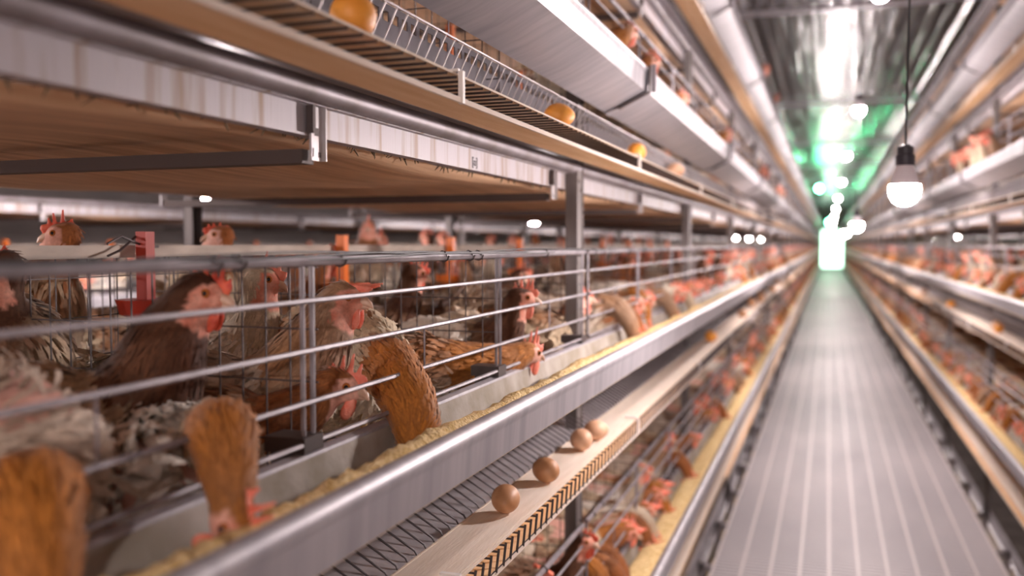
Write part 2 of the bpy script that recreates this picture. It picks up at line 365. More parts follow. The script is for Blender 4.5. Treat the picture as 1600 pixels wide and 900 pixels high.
def front_mesh(F, t, nvert=2):
    """bars of one bay between two posts, three cages wide"""
    b = MB(); x = F.x(.500); L = BAY - .03
    for d, r in ((-.058, .0024), (-.109, .0024), (-.162, .0024), (-.204, .0024)):
        b.tube([(x, i * L / 12, zt(t, d)) for i in range(13)], r * 1.2, 6)
    b.tube([(x + F.s * .004, 0, zt(t, -.017)), (x + F.s * .004, L, zt(t, -.017))], .0058, 8)
    for k in range(4):
        yy = min(L, k * CAGE)
        for o in (-.009, .009):
            if 0 <= yy + o <= L: b.tube([(x + F.s * .005, yy + o, zt(t, -.02)), (x + F.s * .005, yy + o, zt(t, -.209))], .0027, 6)
        if k < 3: b.tube([(x + F.s * .005, yy + CAGE / 2, zt(t, -.109)), (x + F.s * .005, yy + CAGE / 2, zt(t, -.164))], .0014, 5)
    # wire ties round the top rail
    rr = random.Random(3)
    for i in range(9):
        yy = rr.uniform(.03, L - .03)
        b.tube([(x + F.s * .004 + .0075 * math.cos(a), yy + .0012 * a, zt(t, -.017) + .0075 * math.sin(a)) for a in [q * .8 for q in range(9)]], .0012, 4, mi=1)
    for k in (1, 2, 3):
        yy = min(L - .02, k * CAGE)
        b.box((F.x(.497), yy - .020, zt(t, -.213)), (F.x(.545), yy + .016, zt(t, -.197)), 1); b.box((F.x(.515), yy - .016, zt(t, -.235)), (F.x(.54), yy + .010, zt(t, -.212)), 1)
    return b.mesh('cage_front', [M['bar'], M['wire']])
def fronts(F, t, kmax, near=True):
    me = front_mesh(F, t)
    for k in range(-2, kmax):
        y0 = P0 + BAY * k + .0 - .03
        if k < -1: continue
        o = put(me, 'cage_front', None, (0, y0 + .005, 0), cat='cage front')
        if F.name == 'A' and t == 0 and k == -1: tag(o, 'barred cage front of the middle tier nearest the camera, in front of the biggest hens')
        elif F.name == 'A' and t == 0 and k == 0: tag(o, 'barred cage front of the middle left tier just past the nearest steel post')
        elif F.name == 'D' and t == 0 and k == 0: tag(o, 'barred cage front nearest the camera on the middle tier of the right row')
        else: tag(o, 'barred cage front, %s, %s' % (TW[t], F.words), group='cage fronts, %s, %s' % (TW[t], F.words))
def partition_mesh(F, t):
    b = MB(); u = .512
    while u < 1.05: b.tube([(F.x(u), 0, zt(t, -.022)), (F.x(u), 0, zt(t, -.355))], .00105, 4); u += .030
    for d in (-.024, -.09, -.146, -.21, -.27, -.335): b.tube([(F.x(.508), 0, zt(t, d)), (F.x(1.05), 0, zt(t, d))], .0012, 4)
    return b.mesh('wire_partition', M['wire'], 60)
def partitions(F, t, n):
    me = partition_mesh(F, t)
    for k in range(n):
        y = .26 + CAGE * k
        o = put(me, 'wire_partition', None, (0, y, 0), cat='wire partition')
        lab = None
        if F.name == 'A' and t == 0: lab = {1: 'dark wire mesh partition beside the nearest double upright bars, left of the drooping comb', 2: 'wire mesh partition behind the hens just left of the nearest steel post', 3: 'wire mesh partition standing right at the nearest steel post'}.get(k)
        if lab: tag(o, lab)
        else: tag(o, 'wire mesh partition between cages, %s, %s' % (TW[t], F.words), group='wire partitions on the %s of the %s' % (TW[t], F.words))
def back_mesh(F, t, yend=9.0):
    """middle wire wall between back-to-back cages plus water pipe with cups"""
    b = MB()
    b.box((F.x(1.052), Y0, zt(t, -.022)), (F.x(1.072), Y1, zt(t, -.002)))
    root = put(b.mesh('water_pipe', M['cream'], 30), 'water_channel', label='cream square water channel between back-to-back cages, %s, %s' % (TW[t], F.words), cat='water channel')
    if F.name in 'AC':
        bh = MB(); bh.box((-.010, -.010, -.115), (.010, .010, .02)); 
        bh.tube([(0, .0, -.12), (0, 0, -.112), (0, 0, -.088)], [.020, .040, .046], 16, cap=True)
        ms = [bh.mesh('cup', M['red']), None]; 
        ms[1] = ms[0].copy(); ms[1].materials[0] = M['orange']
        for k in range(9):
            put(ms[1 if k > 0 else 0], 'drinker_cup', root, (F.x(1.03), 1.17 + .62 * k, zt(t, 0)))
    b = MB()
    for d in (-.05, -.11, -.17, -.23, -.29): b.tube([(F.x(1.06), 0, zt(t, d)), (F.x(1.06), 20, zt(t, d))], .0012, 4)
    y = .3
    while y < yend: b.tube([(F.x(1.06), y, zt(t, -.02)), (F.x(1.06), y, zt(t, -.345))], .001, 4, cap=False); y += .06
    put(b.mesh('back_wires', M['wire'], 60), 'back_wires', root)
def cagefloor(F, t):
    b = MB(); pr = thick([(F.x(.60), zt(t, -.384)), (F.x(1.5), zt(t, -.352))], .002)
    y = 0
    for u in [.6 + .045 * i for i in range(21)]:
        d = -.376 + .022 * min(1, (u - .6) / .4); b.tube([(F.x(u), 0, zt(t, d)), (F.x(u), 30, zt(t, d))], .0016, 4)
    while y < 8: b.tube([(F.x(.78), y, zt(t, -.356)), (F.x(1.5), y, zt(t, -.354))], .0014, 4, cap=False); y += .04
    put(b.mesh('cage_floor', M['wire'], 0), 'cage_floor', label='wire cage floor under the hens, %s, %s' % (TW[t], F.words), cat='cage floor')
def post_mesh(F, z0, z1):
    b = MB(); x = F.x(.530); s = F.s
    def bx(xa, ya, xb, yb): b.box((xa, ya, z0), (xb, yb, z1))
    bx(x - .0015, -.020, x + .0015, .020)
    for yy in (-.020, .0175): bx(x - .0015, yy, x + s * .026, yy + .0025)
    b.box((x - s * .004, .0195, z0), (x - s * .0015, .0235, z1))
    # gusset and bolts at each tier
    for t in range(-2, 3):
        zz = EYE + TIER * t + .14
        if z0 < zz < z1:
            b.ell((x - s * .002, -.010, zz), (.004, .005, .005), 8, 4); b.ell((x - s * .002, .010, zz - .02), (.004, .005, .005), 8, 4)
    return b.mesh('steel_post', M['post'], 30)
def posts(F, n, words):
    me = post_mesh(F, -1.5, EYE + 1.25)
    for k in range(n):
        o = put(me, 'steel_post', None, (0, P0 + BAY * k + .0, 0), cat='post')
        lab = None
        if F.name == 'A': lab = {0: 'nearest steel upright post of the left row, in front of the white side rail', 1: 'second steel upright post of the left row from the camera', 2: 'third steel upright post of the left row from the camera'}.get(k)
        if F.name == 'D': lab = {0: 'nearest steel upright post of the right row', 1: 'second steel upright post of the right row'}.get(k)
        if lab: tag(o, lab)
        else: tag(o, 'blurred steel upright post of the %s' % words, group='posts of the %s' % words)

for t in (-2, -1, 0, 1, 2):
    for F in (FA, FD):
        trough(F, t, t > -2); conveyor(F, t, {-2: 1.2, -1: 4, 0: 9, 1: 8, 2: 5}[t] if F is FA else (7 if t in (0, 1) else 2)); feed(F, t) if t < 1 else None
        if t > -2: rail(F, t)
for F, t in ((FB, 0), (FC, 0), (FC, 1), (FE, 0), (FG, 0), (FB, -1), (FB, 1), (FE, 1), (FG, 1)):
    trough(F, t, False); rail(F, t, 16)
for t in (-2, -1, 0, 1, 2):
    manure(FA, FB, t); manure(FD, FE, t)
manure(FC, None, 0); manure(FG, None, 0); manure(FC, None, -1); manure(FC, None, 1); manure(FG, None, 1)
crossbars(FA, 0, FA.words, range(0, 14)); crossbars(FD, 0, FD.words, range(1, 12)); crossbars(FA, 1, FA.words, range(1, 12)); crossbars(FD, 1, FD.words, range(1, 12))
crossbars(FC, 0, FC.words, range(0, 14))
for F, t, k in ((FA, 0, 28), (FA, -1, 14), (FA, 1, 10), (FA, 2, 6), (FD, 0, 24), (FD, -1, 14), (FD, 1, 10), (FB, 0, 10), (FC, 0, 12), (FE, 0, 10)): fronts(F, t, k)
b = MB(); rr = random.Random(8)
for q in range(3):
    p = []
    for i in range(60):
        y = .25 + i * .045; p.append((FA.x(.499 - .004 * math.sin(i * .5 + q * 2)), y, zt(0, -.0135 + .0025 * math.sin(i * .37 + q * 1.7) + q * .0015)))
    b.tube(p, .0012, 5)
put(b.mesh('tie_wire', M['cord']), 'tie_wire', label='loose dark tie wires lying along the top rail of the nearest cage front', cat='wire')
b = MB(); b.tube([(-1.04, 1.10, EYE - .0), (-1.04, 1.13, EYE + .012), (-1.03, 1.17, EYE - .004), (-1.03, 1.20, EYE - .004)], .002, 5); b.tube([(-1.04, 1.16, EYE + .012), (-1.035, 1.12, EYE - .01), (-1.03, 1.09, EYE - .018)], .002, 5)
put(b.mesh('wire_hook', M['wire']), 'wire_hook', label='bent dark wire hook lying on the cream water channel at the left', cat='hook')
for F, t, n in ((FA, 0, 14), (FA, -1, 6), (FD, 0, 8), (FD, -1, 5), (FA, 1, 6), (FB, 0, 8)): partitions(F, t, n)
for F, t in ((FA, 0), (FA, -1), (FA, 1), (FC, 0), (FD, 0), (FD, -1)): back_mesh(F, t)
for F, t in ((FA, -1), (FA, 0), (FA, 1), (FA, 2), (FD, -1), (FD, 0), (FD, 1), (FC, 0)): cagefloor(F, t)
for F, n in ((FA, 28), (FB, 16), (FC, 14), (FD, 28), (FE, 14), (FG, 10)): posts(F, n, F.words)
# brackets carrying the walkway
b = MB(); b.box((-.47, 0, -.10), (-.36, .03, -.075)); b.box((-.47, 0, -.30), (-.445, .03, -.075)); b.box((-.40, 0, -.075), (-.375, .03, -.022)); bl = b.mesh('bracket', M['pipe'], 0)
b = MB(); xr = gx1; b.box((xr - .03, 0, -.10), (xr + .10, .03, -.075)); b.box((xr + .075, 0, -.30), (xr + .10, .03, -.075)); b.box((xr - .03, 0, -.075), (xr - .005, .03, -.022)); brr = b.mesh('bracket', M['pipe'], 0)
for k in range(26):
    put(bl, 'walkway_bracket', None, (0, 1.3 + .57 * k, 0), cat='bracket', label='zinc bracket holding the left edge of the walkway', group='brackets on the left walkway edge')
    put(brr, 'walkway_bracket', None, (0, 1.3 + .57 * k, 0), cat='bracket', label='zinc bracket holding the right edge of the walkway', group='brackets on the right walkway edge')

# ------------------------------------------------------------------ lamps
def bulb_meshes(cordlen):
    c = MB(); c.tube([(0, 0, .075), (.003, 0, cordlen * .3), (-.002, .002, cordlen * .7), (0, 0, cordlen)], .0022, 6)
    s = MB(); s.tube([(0, 0, .040), (0, 0, .044), (0, 0, .060), (0, 0, .062), (0, 0, .076), (0, 0, .082)], [.0185, .0175, .0175, .0150, .0150, .006], 14)
    for q in (.048, .054): s.tube([(0, 0, q), (0, 0, q + .002)], .0185, 14)
    g = MB(); pr = [(.0, -.040), (.012, -.038), (.022, -.031), (.028, -.020), (.030, -.008), (.029, .002)]
    vs = []; fs = []; n = 14
    for r_, z_ in pr: vs += [(max(r_, .0005) * math.cos(2*math.pi*j/n), max(r_, .0005) * math.sin(2*math.pi*j/n), z_) for j in range(n)]
    for i in range(len(pr)-1): fs += [(i*n+j, i*n+(j+1) % n, (i+1)*n+(j+1) % n, (i+1)*n+j) for j in range(n)]
    fs.append(tuple(range(n))); g.add(vs, fs)
    k = MB(); k.tube([(0, 0, .002), (0, 0, .020), (0, 0, .040)], [.029, .022, .0155], 14)
    return c.mesh('cord', M['cord']), s.mesh('socket', M['socket']), g.mesh('glass', M['bulb']), k.mesh('collar', M['bulbbase'])
BMS = {}
def bulb(x, y, dz, label, group=None):
    z = EYE + dz; L = round(CZ - .014 - z, 3)
    if L not in BMS: BMS[L] = bulb_meshes(L)
    e = bpy.data.objects.new('hanging_bulb', None); COL.objects.link(e); e.location = (x, y, z); tag(e, label, 'lamp', group)
    for me, nm in zip(BMS[L], ('cord', 'socket', 'bulb_glass', 'bulb_collar')): put(me, nm, e)
bulb(.14, 1.95, .115, 'bare glowing bulb on a black cord, largest and nearest in the central aisle')
bulb(.142, 3.10, .80, 'high bare bulb cut off by the top of the picture above the aisle')
bulb(.141, 5.25, .73, 'high bare bulb above the aisle, the second from the top of the picture')
bulb(.142, 8.8, .81, 'high bare bulb above the aisle, the third from the top of the picture')
bulb(.143, 5.3, .11, 'glowing bulb hanging right beside the bright vanishing point, next after the largest one')
for y in (12.6, 17, 22, 28, 35, 43): bulb(.143, y, .82, 'distant high bulb over the central aisle merging into the glow', 'distant high bulbs over the aisle')
for y in (8.7, 12.1, 15.5, 20, 26, 33, 41): bulb(.143, y, .11, 'distant low bulb in the central aisle merging into the glow', 'distant low bulbs in the aisle')
bulb(.14, -1.4, .115, 'added unseen fill bulb in the aisle behind the viewpoint'); bulb(.14, -1.9, .80, 'added unseen high fill bulb overhead behind the viewpoint')  # two bulbs out of view, added as fill light
for k, y in enumerate((2.87, 7.0, 11.2, 15.4, 19.8, 24, 28, 33)):
    bulb(-2.26, y, .19, ['small bright lamp under the belt, at the far end of the second cross bar', 'bright round bulb left of the nearest post, seen between the belt and the hens', 'bulb of the next aisle hidden behind the nearest posts of the left row', 'bright bulb just left of the second post of the left row'][k] if k < 4 else 'small distant bulb in the next aisle on the left', None if k < 4 else 'distant bulbs of the left side aisle')
bulb(-2.26, -1.3, .19, 'added side aisle fill bulb out of view, left behind the viewpoint'); bulb(-2.26, .75, .19, 'added side aisle fill bulb out of view on the left')  # extra bulbs out of view, added to brighten the left background
for y in (2.6, 6, 9.5, 13, 17, 21, 26, 32): bulb(2.55, y, .19, 'bulb in the next aisle seen through the right row', 'bulbs of the right side aisle')
def greenlamp(x, y, z, s, label):
    e = bpy.data.objects.new('green_lamp', None); COL.objects.link(e); e.location = (x, y, z); tag(e, label, 'lamp')
    g = MB(); g.ell((0, 0, 0), (s, s, s), 14, 8); put(g.mesh('lamp_glass', M['green']), 'lamp_glass', e)
    g = MB(); g.tube([(0, 0, s * .7), (0, 0, s + .05), (0, 0, CZ - z)], [.03, .012, .012], 8); put(g.mesh('lamp_rod', M['socket']), 'lamp_rod', e)
greenlamp(-.25, 25, EYE + 1.45, .07, 'green glowing lamp high on the left near the far end of the aisle')  # lamp itself unseen, placed to cast the green glow on the ceiling
greenlamp(.05, 40, EYE + .9, .12, 'green glowing lamp in the white glare at the end of the aisle')

# ------------------------------------------------------------------ eggs
def egg_mesh(m):
    b = MB(); b.ell((0, 0, 0), (.0215, .0215, .0215), 28, 18)
    b.v = [(x * (1 + .30 * (1 if x > 0 else .75) * abs(x) / .0215 * .6 + .12), y * (1 - .10 * x / .0215), z * (1 - .10 * x / .0215)) for x, y, z in b.v]
    return b.mesh('egg', m, 80)
EM = [egg_mesh(m) for m in M['egg']]
def egg(F, t, u, y, mi, rz, label, group=None, rx=0, sc=1.0):
    o = put(EM[mi], 'egg', None, (F.x(u), y, zt(t, -.4036) + .0211 * sc), rz, label, 'egg', group); o.rotation_euler = (rx, 0, rz); o.scale = (sc,) * 3
egg(FA, 0, .452, 1.262, 0, R(-75), 'brown egg nearest the camera on the cream belt below the trough', sc=1.0)
egg(FA, 0, .448, 1.452, 0, R(150), 'second brown egg from the camera on the cream belt', sc=.98)
egg(FA, 0, .452, 1.702, 1, R(120), 'pale tan egg on the cream belt, third from the camera', sc=1.0)
egg(FA, 0, .446, 1.800, 1, R(40), 'tan egg touching the shadow of the third one, fourth from the camera', sc=.98)
egg(FA, 0, .452, 3.78, 2, R(60), 'single orange egg on the cream belt well past the group of four', sc=1.1)
for i, y in enumerate((5.1, 6.0, 6.2, 6.45, 6.8, 7.3, 8.0, 8.1, 9.6, 11)):
    egg(FA, 0, .44 + .02 * (i % 3), y, 0 if i != 6 else 2, R(50 * i), 'small distant brown egg on the middle left belt', 'distant eggs on the middle left belt')
egg(FA, 1, .445, .80, 2, R(100), 'orange egg on the upper belt behind the wires, nearest the camera', sc=1.05)
egg(FA, 1, .445, 1.52, 2, R(30), 'orange egg on the upper belt behind the wires, second from the camera')
egg(FA, 1, .44, 2.17, 2, R(70), 'orange egg on the upper belt beside a white clip, third from the camera')
egg(FA, 1, .44, 2.75, 1, R(10), 'pale egg on the upper belt, fourth from the camera')
for i, (y, u, m) in enumerate(((3.2, .45, 2), (3.35, .47, 1), (4.6, .45, 2), (4.8, .47, 1), (6.4, .46, 2), (8.0, .45, 1), (2.35, .45, 0))):
    egg(FD, 0, u, y, m, R(40 * i), ['orange egg on the right belt, left of a pale one', 'pale egg on the right belt beside the orange one', 'orange egg farther along the right belt', 'pale egg farther along the right belt', 'small orange egg far along the right belt', 'small pale egg far along the right belt', 'brown egg on the right belt nearest the edge of the picture'][i])
for i, y in enumerate((2.2, 3.1)):
    egg(FD, 1, .43, y, 2, R(30 + 60 * i), ['orange egg on the upper right belt near a trough joint', 'second orange egg along the upper right belt'][i])

# ------------------------------------------------------------------ hens
def catmull(pts, n):
    out = []
    P = [pts[0]] + list(pts) + [pts[-1]]
    for i in range(1, len(P) - 2):
        for k in range(n):
            t = k / n; a, b, c, d = P[i-1], P[i], P[i+1], P[i+2]
            out.append([.5 * (2*b[j] + (c[j]-a[j])*t + (2*a[j]-5*b[j]+4*c[j]-d[j])*t*t + (3*b[j]-a[j]-3*c[j]+d[j])*t**3) for j in range(4)])
    out.append(list(pts[-1])); return out
def remesh(mb, vox, smooth=2, dec=None):
    me = mb.mesh('tmp', [], 0)
    o = bpy.data.objects.new('tmp', me); COL.objects.link(o)
    m = o.modifiers.new('r', 'REMESH'); m.mode = 'VOXEL'; m.voxel_size = vox
    if smooth: s = o.modifiers.new('s', 'SMOOTH'); s.iterations = smooth; s.factor = .6
    if dec: d = o.modifiers.new('d', 'DECIMATE'); d.ratio = dec
    dg = bpy.context.evaluated_depsgraph_get(); ev = o.evaluated_get(dg); out = bpy.data.meshes.new_from_object(ev)
    bpy.data.objects.remove(o); bpy.data.meshes.remove(me); return out
PAL = {
 'gold': dict(neck=(.46, .165, .024), back=(.42, .155, .035), patch=(.70, .58, .40), patch2=(.22, .11, .06), under=(.74, .64, .50)),
 'dark': dict(neck=(.085, .028, .012), back=(.18, .085, .042), patch=(.54, .41, .28), patch2=(.12, .06, .035), under=(.60, .50, .40)),
 'grey': dict(neck=(.34, .17, .08), back=(.42, .31, .23), patch=(.66, .55, .44), patch2=(.30, .18, .10), under=(.74, .62, .50)),
 'white': dict(neck=(.60, .48, .34), back=(.74, .67, .57), patch=(.84, .78, .69), patch2=(.46, .32, .22), under=(.78, .72, .64)),
 'rust': dict(neck=(.36, .115, .03), back=(.30, .13, .05), patch=(.55, .42, .28), patch2=(.13, .06, .035), under=(.66, .55, .42)),
}
SKIN = (.72, .40, .32); FACE = (.62, .19, .12); FACEP = (.78, .42, .32)
def mixc(a, b, t): t = max(0, min(1, t)); return tuple(a[i] * (1 - t) + b[i] * t for i in range(3))
class Hen:
    """one hen built round a spine from tail to head; all coordinates local to its feet"""
    def __init__(s, spine, hd, pal, seed=0, feathers=3600, vox=.0058, bare=.0, face=FACE, comb='up', combmat='comb', legs=True, facecolor=None, roll=0.0, gold_tail=False, ruff=.5, size=1.0, lowpoly=False):
        s.rr = random.Random(seed); s.pal = PAL[pal]; s.seed = seed; s.bare = bare; s.face = face; s.gold_tail = gold_tail; s.ruff = ruff
        s.sp = catmull(spine, 7); s.hd = Vector(hd).normalized(); s.hc = Vector(spine[-1][:3])
        up = Vector((0, 0, 1)); 
        if abs(s.hd.z) > .8:
            # head points down: crown of the head faces away from the body
            nb = Vector(spine[-2][:3]) - s.hc; up = (Vector((1, 0, .4)) if nb.x <= .06 else Vector((1, 0, .4)))
            if Vector(spine[-1][:3]).y - Vector(spine[0][:3]).y > .2: up = Vector((0, 1, .4))
        s.side = up.cross(s.hd).normalized(); s.up = s.hd.cross(s.side).normalized()
        s.side = Matrix.Rotation(roll, 3, s.hd) @ s.side; s.up = Matrix.Rotation(roll, 3, s.hd) @ s.up
        s.M = Matrix((s.hd, s.side, s.up)).transposed()          # columns: forward, side, up
        b = MB(); n = len(s.sp)
        seg = (8, 6) if lowpoly else (14, 10)
        for i, (x, y, z, r) in enumerate(s.sp):
            q = i / (n - 1); 
            f = 1.12 if q < .55 else 1.0
            b.ell((x, y, z), (r, r * (.92 if q < .5 else .95), r * f), *seg)
        # skull and cheeks
        b.ell(s.hc, (.0235, .0180, .0195), *seg, rot=s.M); b.ell(s.hc + s.M @ Vector((.014, 0, -.003)), (.0130, .0112, .0125), *seg, rot=s.M)
        # thighs
        mid = s.sp[int(n * .38)]; s.legp = []
        dirx = Vector((s.sp[int(n*.5)][0] - s.sp[int(n*.15)][0], s.sp[int(n*.5)][1] - s.sp[int(n*.15)][1], 0)).normalized(); s.fwd = dirx
        lat = Vector((-dirx.y, dirx.x, 0))
        for sg in (-1, 1):
            h = Vector(mid[:3]) + lat * .038 * sg - Vector((0, 0, mid[3] * .5)); k = h + dirx * .015 + Vector((0, 0, -.045))
            if legs and k.z > .03:
                for q in range(6): p = h.lerp(k, q / 5); r = .030 * (1 - q / 5) + .013 * q / 5; b.ell(p, (r, r, r), *seg)
                s.legp.append((k, sg))
        s.base = remesh(b, vox if not lowpoly else .011, 3 if not lowpoly else 1)
        me = s.base; vs = [v.co.copy() for v in me.vertices]
        fl = [tuple(p.vertices) for p in me.polygons]; cols = [s.color(v, True) for v in vs]
        if feathers:
            areas = [p.area for p in me.polygons]; tot = [0]
            for a in areas: tot.append(tot[-1] + a)
            import bisect
            for k in range(feathers):
                i = min(len(areas) - 1, bisect.bisect(tot, s.rr.random() * tot[-1]) - 1); p = me.polygons[i]; c = p.center.copy(); nr = p.normal.copy()
                s.feather(c, nr, vs, fl, cols)
        m2 = bpy.data.meshes.new('hen'); m2.from_pydata([tuple(v) for v in vs], [], fl); m2.materials.append(M['plumage'])
        ca = m2.color_attributes.new('Col', 'FLOAT_COLOR', 'POINT')
        flat = []
        for c in cols: flat += [c[0], c[1], c[2], 1.0]
        ca.data.foreach_set('color', flat)
        m2.polygons.foreach_set('use_smooth', [True] * len(m2.polygons)); s.body = m2
        bpy.data.meshes.remove(s.base)
        s.parts = []
        s.make_head(comb, combmat, legs, lowpoly)
    def nearest(s, p):
        best = 9; bi = 0
        for i, q in enumerate(s.sp):
            d = ((p.x-q[0])**2 + (p.y-q[1])**2 + (p.z-q[2])**2) ** .5 / (q[3] + .01)
            if d < best: best = d; bi = i
        return bi
    def zone(s, p):
        i = s.nearest(p); n = len(s.sp); return i, i / (n - 1)
    def faceness(s, p):
        d = p - s.hc; f = d.dot(s.hd); l = d.length
        if l > .045: return 0
        return 1 if (f > -.004 and d.dot(s.up) < .011 + .3 * f) else 0
    def color(s, p, base=False):
        if s.faceness(p):
            return mixc(s.face, FACEP, .5 + .8 * noise.noise(p * 90 + Vector((s.seed, 0, 0))))
        i, q = s.zone(p); P = s.pal; o = Vector((s.seed * 3.7, 1.3, 0))
        n1 = noise.noise(p * 14 + o); n2 = noise.noise(p * 26 - o)
        if q > .60:
            c = mixc(P['neck'], P['back'], .25 + n1 * .5)
            if q > .85: c = mixc(c, P['neck'], .6)
            c = mixc(c, P['patch2'], max(0, n2) * .8)
        else:
            z = p.z - s.sp[i][2]; r = s.sp[i][3]
            c = mixc(P['back'], P['patch'], n1 * 3 + .55)
            c = mixc(c, P['under'], -z / r * 1.1)
            c = mixc(c, P['patch2'], n2 * 2.2 - .55)
            if s.gold_tail and q < .2: c = mixc(c, (.50, .24, .045), .85)
        if base:
            sk = s.bare > 0 and noise.noise(p * 9 + o * 2) > .35 - s.bare
            c = SKIN if (sk and q < .6) else mixc(c, (.05, .03, .02), .18)
        return c
    def feather(s, c, nr, vs, fl, cols):
        if s.faceness(c): return
        i, q = s.zone(c); n = len(s.sp)
        if s.bare and q < .6 and noise.noise(c * 9 + Vector((s.seed * 7.4, 2.6, 0))) > .35 - s.bare and s.rr.random() < .85: return
        a = s.sp[max(0, i - 2)]; b2 = s.sp[min(n - 1, i + 1)]
        d = Vector((a[0]-b2[0], a[1]-b2[1], a[2]-b2[2])).normalized()
        if q < .55: d = (d + Vector((0, 0, -.35))).normalized()
        d = d - nr * d.dot(nr)
        if d.length < .1: d = Vector((0, 0, -1)) - nr * -nr.z
        d.normalize(); rr = s.rr
        hl = (c - s.hc).length
        if q > .62: l, w = .024, .0038
        elif q > .5: l, w = .028, .0065
        else: l, w = .030, .0092
        if s.ruff > .9 and q < .6: w *= .55
        if hl < .06: l *= .45 + hl * 7; w *= .6 + hl * 4
        if q < .12: l *= 1.9; w *= 1.1
        l *= rr.uniform(.7, 1.25); w *= rr.uniform(.7, 1.2)
        ruff = s.ruff if q < .6 else s.ruff * .35
        d = (d + Vector((rr.gauss(0, 1), rr.gauss(0, 1), rr.gauss(0, 1))) * .16 * (1 + ruff)).normalized()
        d = (d - nr * d.dot(nr)).normalized(); sd = nr.cross(d)
        lift = .10 + ruff * .30 * rr.random()
        col = s.color(c); k = rr.uniform(.84, 1.16); col = tuple(min(.95, x * k) for x in col)
        tip = mixc(col, s.pal['under'] if q < .6 else col, .35 * rr.random())
        o = len(vs)
        for f, ww, h in ((0, .5, .0), (.4, 1.0, .75), (.8, .8, 1.0), (1.0, .15, .9)):
            p = c + d * l * f + nr * (l * lift * h - .001)
            vs.append(p - sd * w * ww * .5); vs.append(p + sd * w * ww * .5); cc = mixc(col, tip, f); dk = mixc(cc, (.03, .02, .01), .15 if f == 0 else 0)
            cols.append(dk); cols.append(dk)
        for j in range(3): fl.append((o + 2*j, o + 2*j + 1, o + 2*j + 3, o + 2*j + 2))
    def L(s, x, y, z): return s.hc + s.M @ Vector((x, y, z))
    def make_head(s, comb, combmat, legs, low):
        rr = random.Random(s.seed + 50)
        # beak, upper and lower
        b = MB()
        b.tube([s.L(.017, 0, .000), s.L(.024, 0, -.0005), s.L(.031, 0, -.0032), s.L(.0355, 0, -.0078)], [.0082, .0064, .0040, .0008], 8)
        b.tube([s.L(.017, 0, -.005), s.L(.024, 0, -.0066), s.L(.030, 0, -.0082)], [.0058, .0042, .0010], 8)
        s.parts.append(('beak', b.mesh('beak', M['beak'], 60)))
        # comb: serrated blade, rounded by a voxel remesh
        tall = {'up': 1.0, 'flop': 1.25, 'small': .6, 'big': 1.35}[comb]
        spikes = [(-.016, .022), (-.006, .034), (.005, .036), (.015, .029), (.023, .018)]
        b = MB()
        def cp(x, z):
            y = 0
            if comb == 'flop': k = max(0, z - .014); y = -.65 * k; x = x + .95 * k; z = z - .75 * k
            else: y = .12 * math.sin(x * 160 + s.seed) * max(0, z - .014)
            return s.L(x, y * (1 if s.seed % 2 else -1), z)
        for x, z in spikes:
            z = .013 + (z - .013) * tall * 1.15 * rr.uniform(.85, 1.15); x2 = x + rr.uniform(-.002, .002)
            pts = [(x * .82 + .002, .008), (x * .9 + .001, .014), (x2, .014 + (z - .014) * .5), (x2 * 1.1 - .001, z)]
            P = [cp(a, c) for a, c in pts]
            for j in range(3):
                for q in range(5):
                    f = q / 5; p = P[j].lerp(P[j+1], f); g = (j + f) / 3; r = .0062 * (1 - g) + .0016 * g
                    b.ell(p, (r, .0028 * (1 - g) + .0013 * g, r), 7, 5, rot=s.M)
        for q in range(12):
            x = -.017 + .040 * q / 11; p = cp(x, .0135 - .10 * max(0, x - .016)); b.ell(p, (.0055, .0030, .0065), 8, 6, rot=s.M)
        if low: cm = remesh(b, .0030, 0)
        else: cm = remesh(b, .0013, 1)
        cm.materials.append(M[combmat]); cm.polygons.foreach_set('use_smooth', [True] * len(cm.polygons)); s.parts.append(('comb', cm))
        b = MB()
        for sg in (-1, 1):
            for q in range(7):
                f = q / 6; r = .0035 + .0055 * math.sin(math.pi * min(1, f * .55 + .2)) * f ** .5
                b.ell(s.L(.017 - .003 * f, sg * (.005 + .001 * f), -.010 - .019 * f), (r, .0026, r * 1.05), 8, 6, rot=s.M)
        wm = remesh(b, .0016 if not low else .003, 1); wm.materials.append(M[combmat]); wm.polygons.foreach_set('use_smooth', [True] * len(wm.polygons)); s.parts.append(('wattles', wm))
        for sg in (-1, 1):
            b = MB(); c = s.L(.0080, sg * .0150, .0038)
            b.ell(c, (.0050, .0030, .0050), 12, 8, 0, rot=s.M); c2 = s.L(.0083, sg * .0174, .0039); b.ell(c2, (.0027, .0012, .0027), 10, 6, 1, rot=s.M)
            s.parts.append(('eye', b.mesh('eye', [M['eye'], M['pupil']], 0 if low else 80)))
        if legs and not low:
            for k, sg in s.legp:
                b = MB(); foot = Vector((k.x, k.y, .008)) - s.fwd * .012
                b.tube([k + Vector((0, 0, .012)), k - s.fwd * .018 + Vector((0, 0, -.012)), foot], [.0065, .0055, .0050], 7)
                lat = Vector((-s.fwd.y, s.fwd.x, 0))
                for a, l in ((-.45, .042), (0, .050), (.45, .042), (math.pi, .022)):
                    dd = s.fwd * math.cos(a) + lat * math.sin(a)
                    b.tube([foot, foot + dd * l * .5 + Vector((0, 0, .001)), foot + dd * l - Vector((0, 0, .004))], [.0045, .0036, .0018], 6)
                s.parts.append(('leg', b.mesh('leg', M['leg'], 70)))
    def place(s, loc, rz=0, label=None, group=None, sc=1.0, parts=True):
        o = put(s.body, 'hen', None, loc, rz, label, 'hen', group); o.scale = (sc,) * 3
        for nm, me in (s.parts if parts else s.parts): put(me, nm, o)
        return o

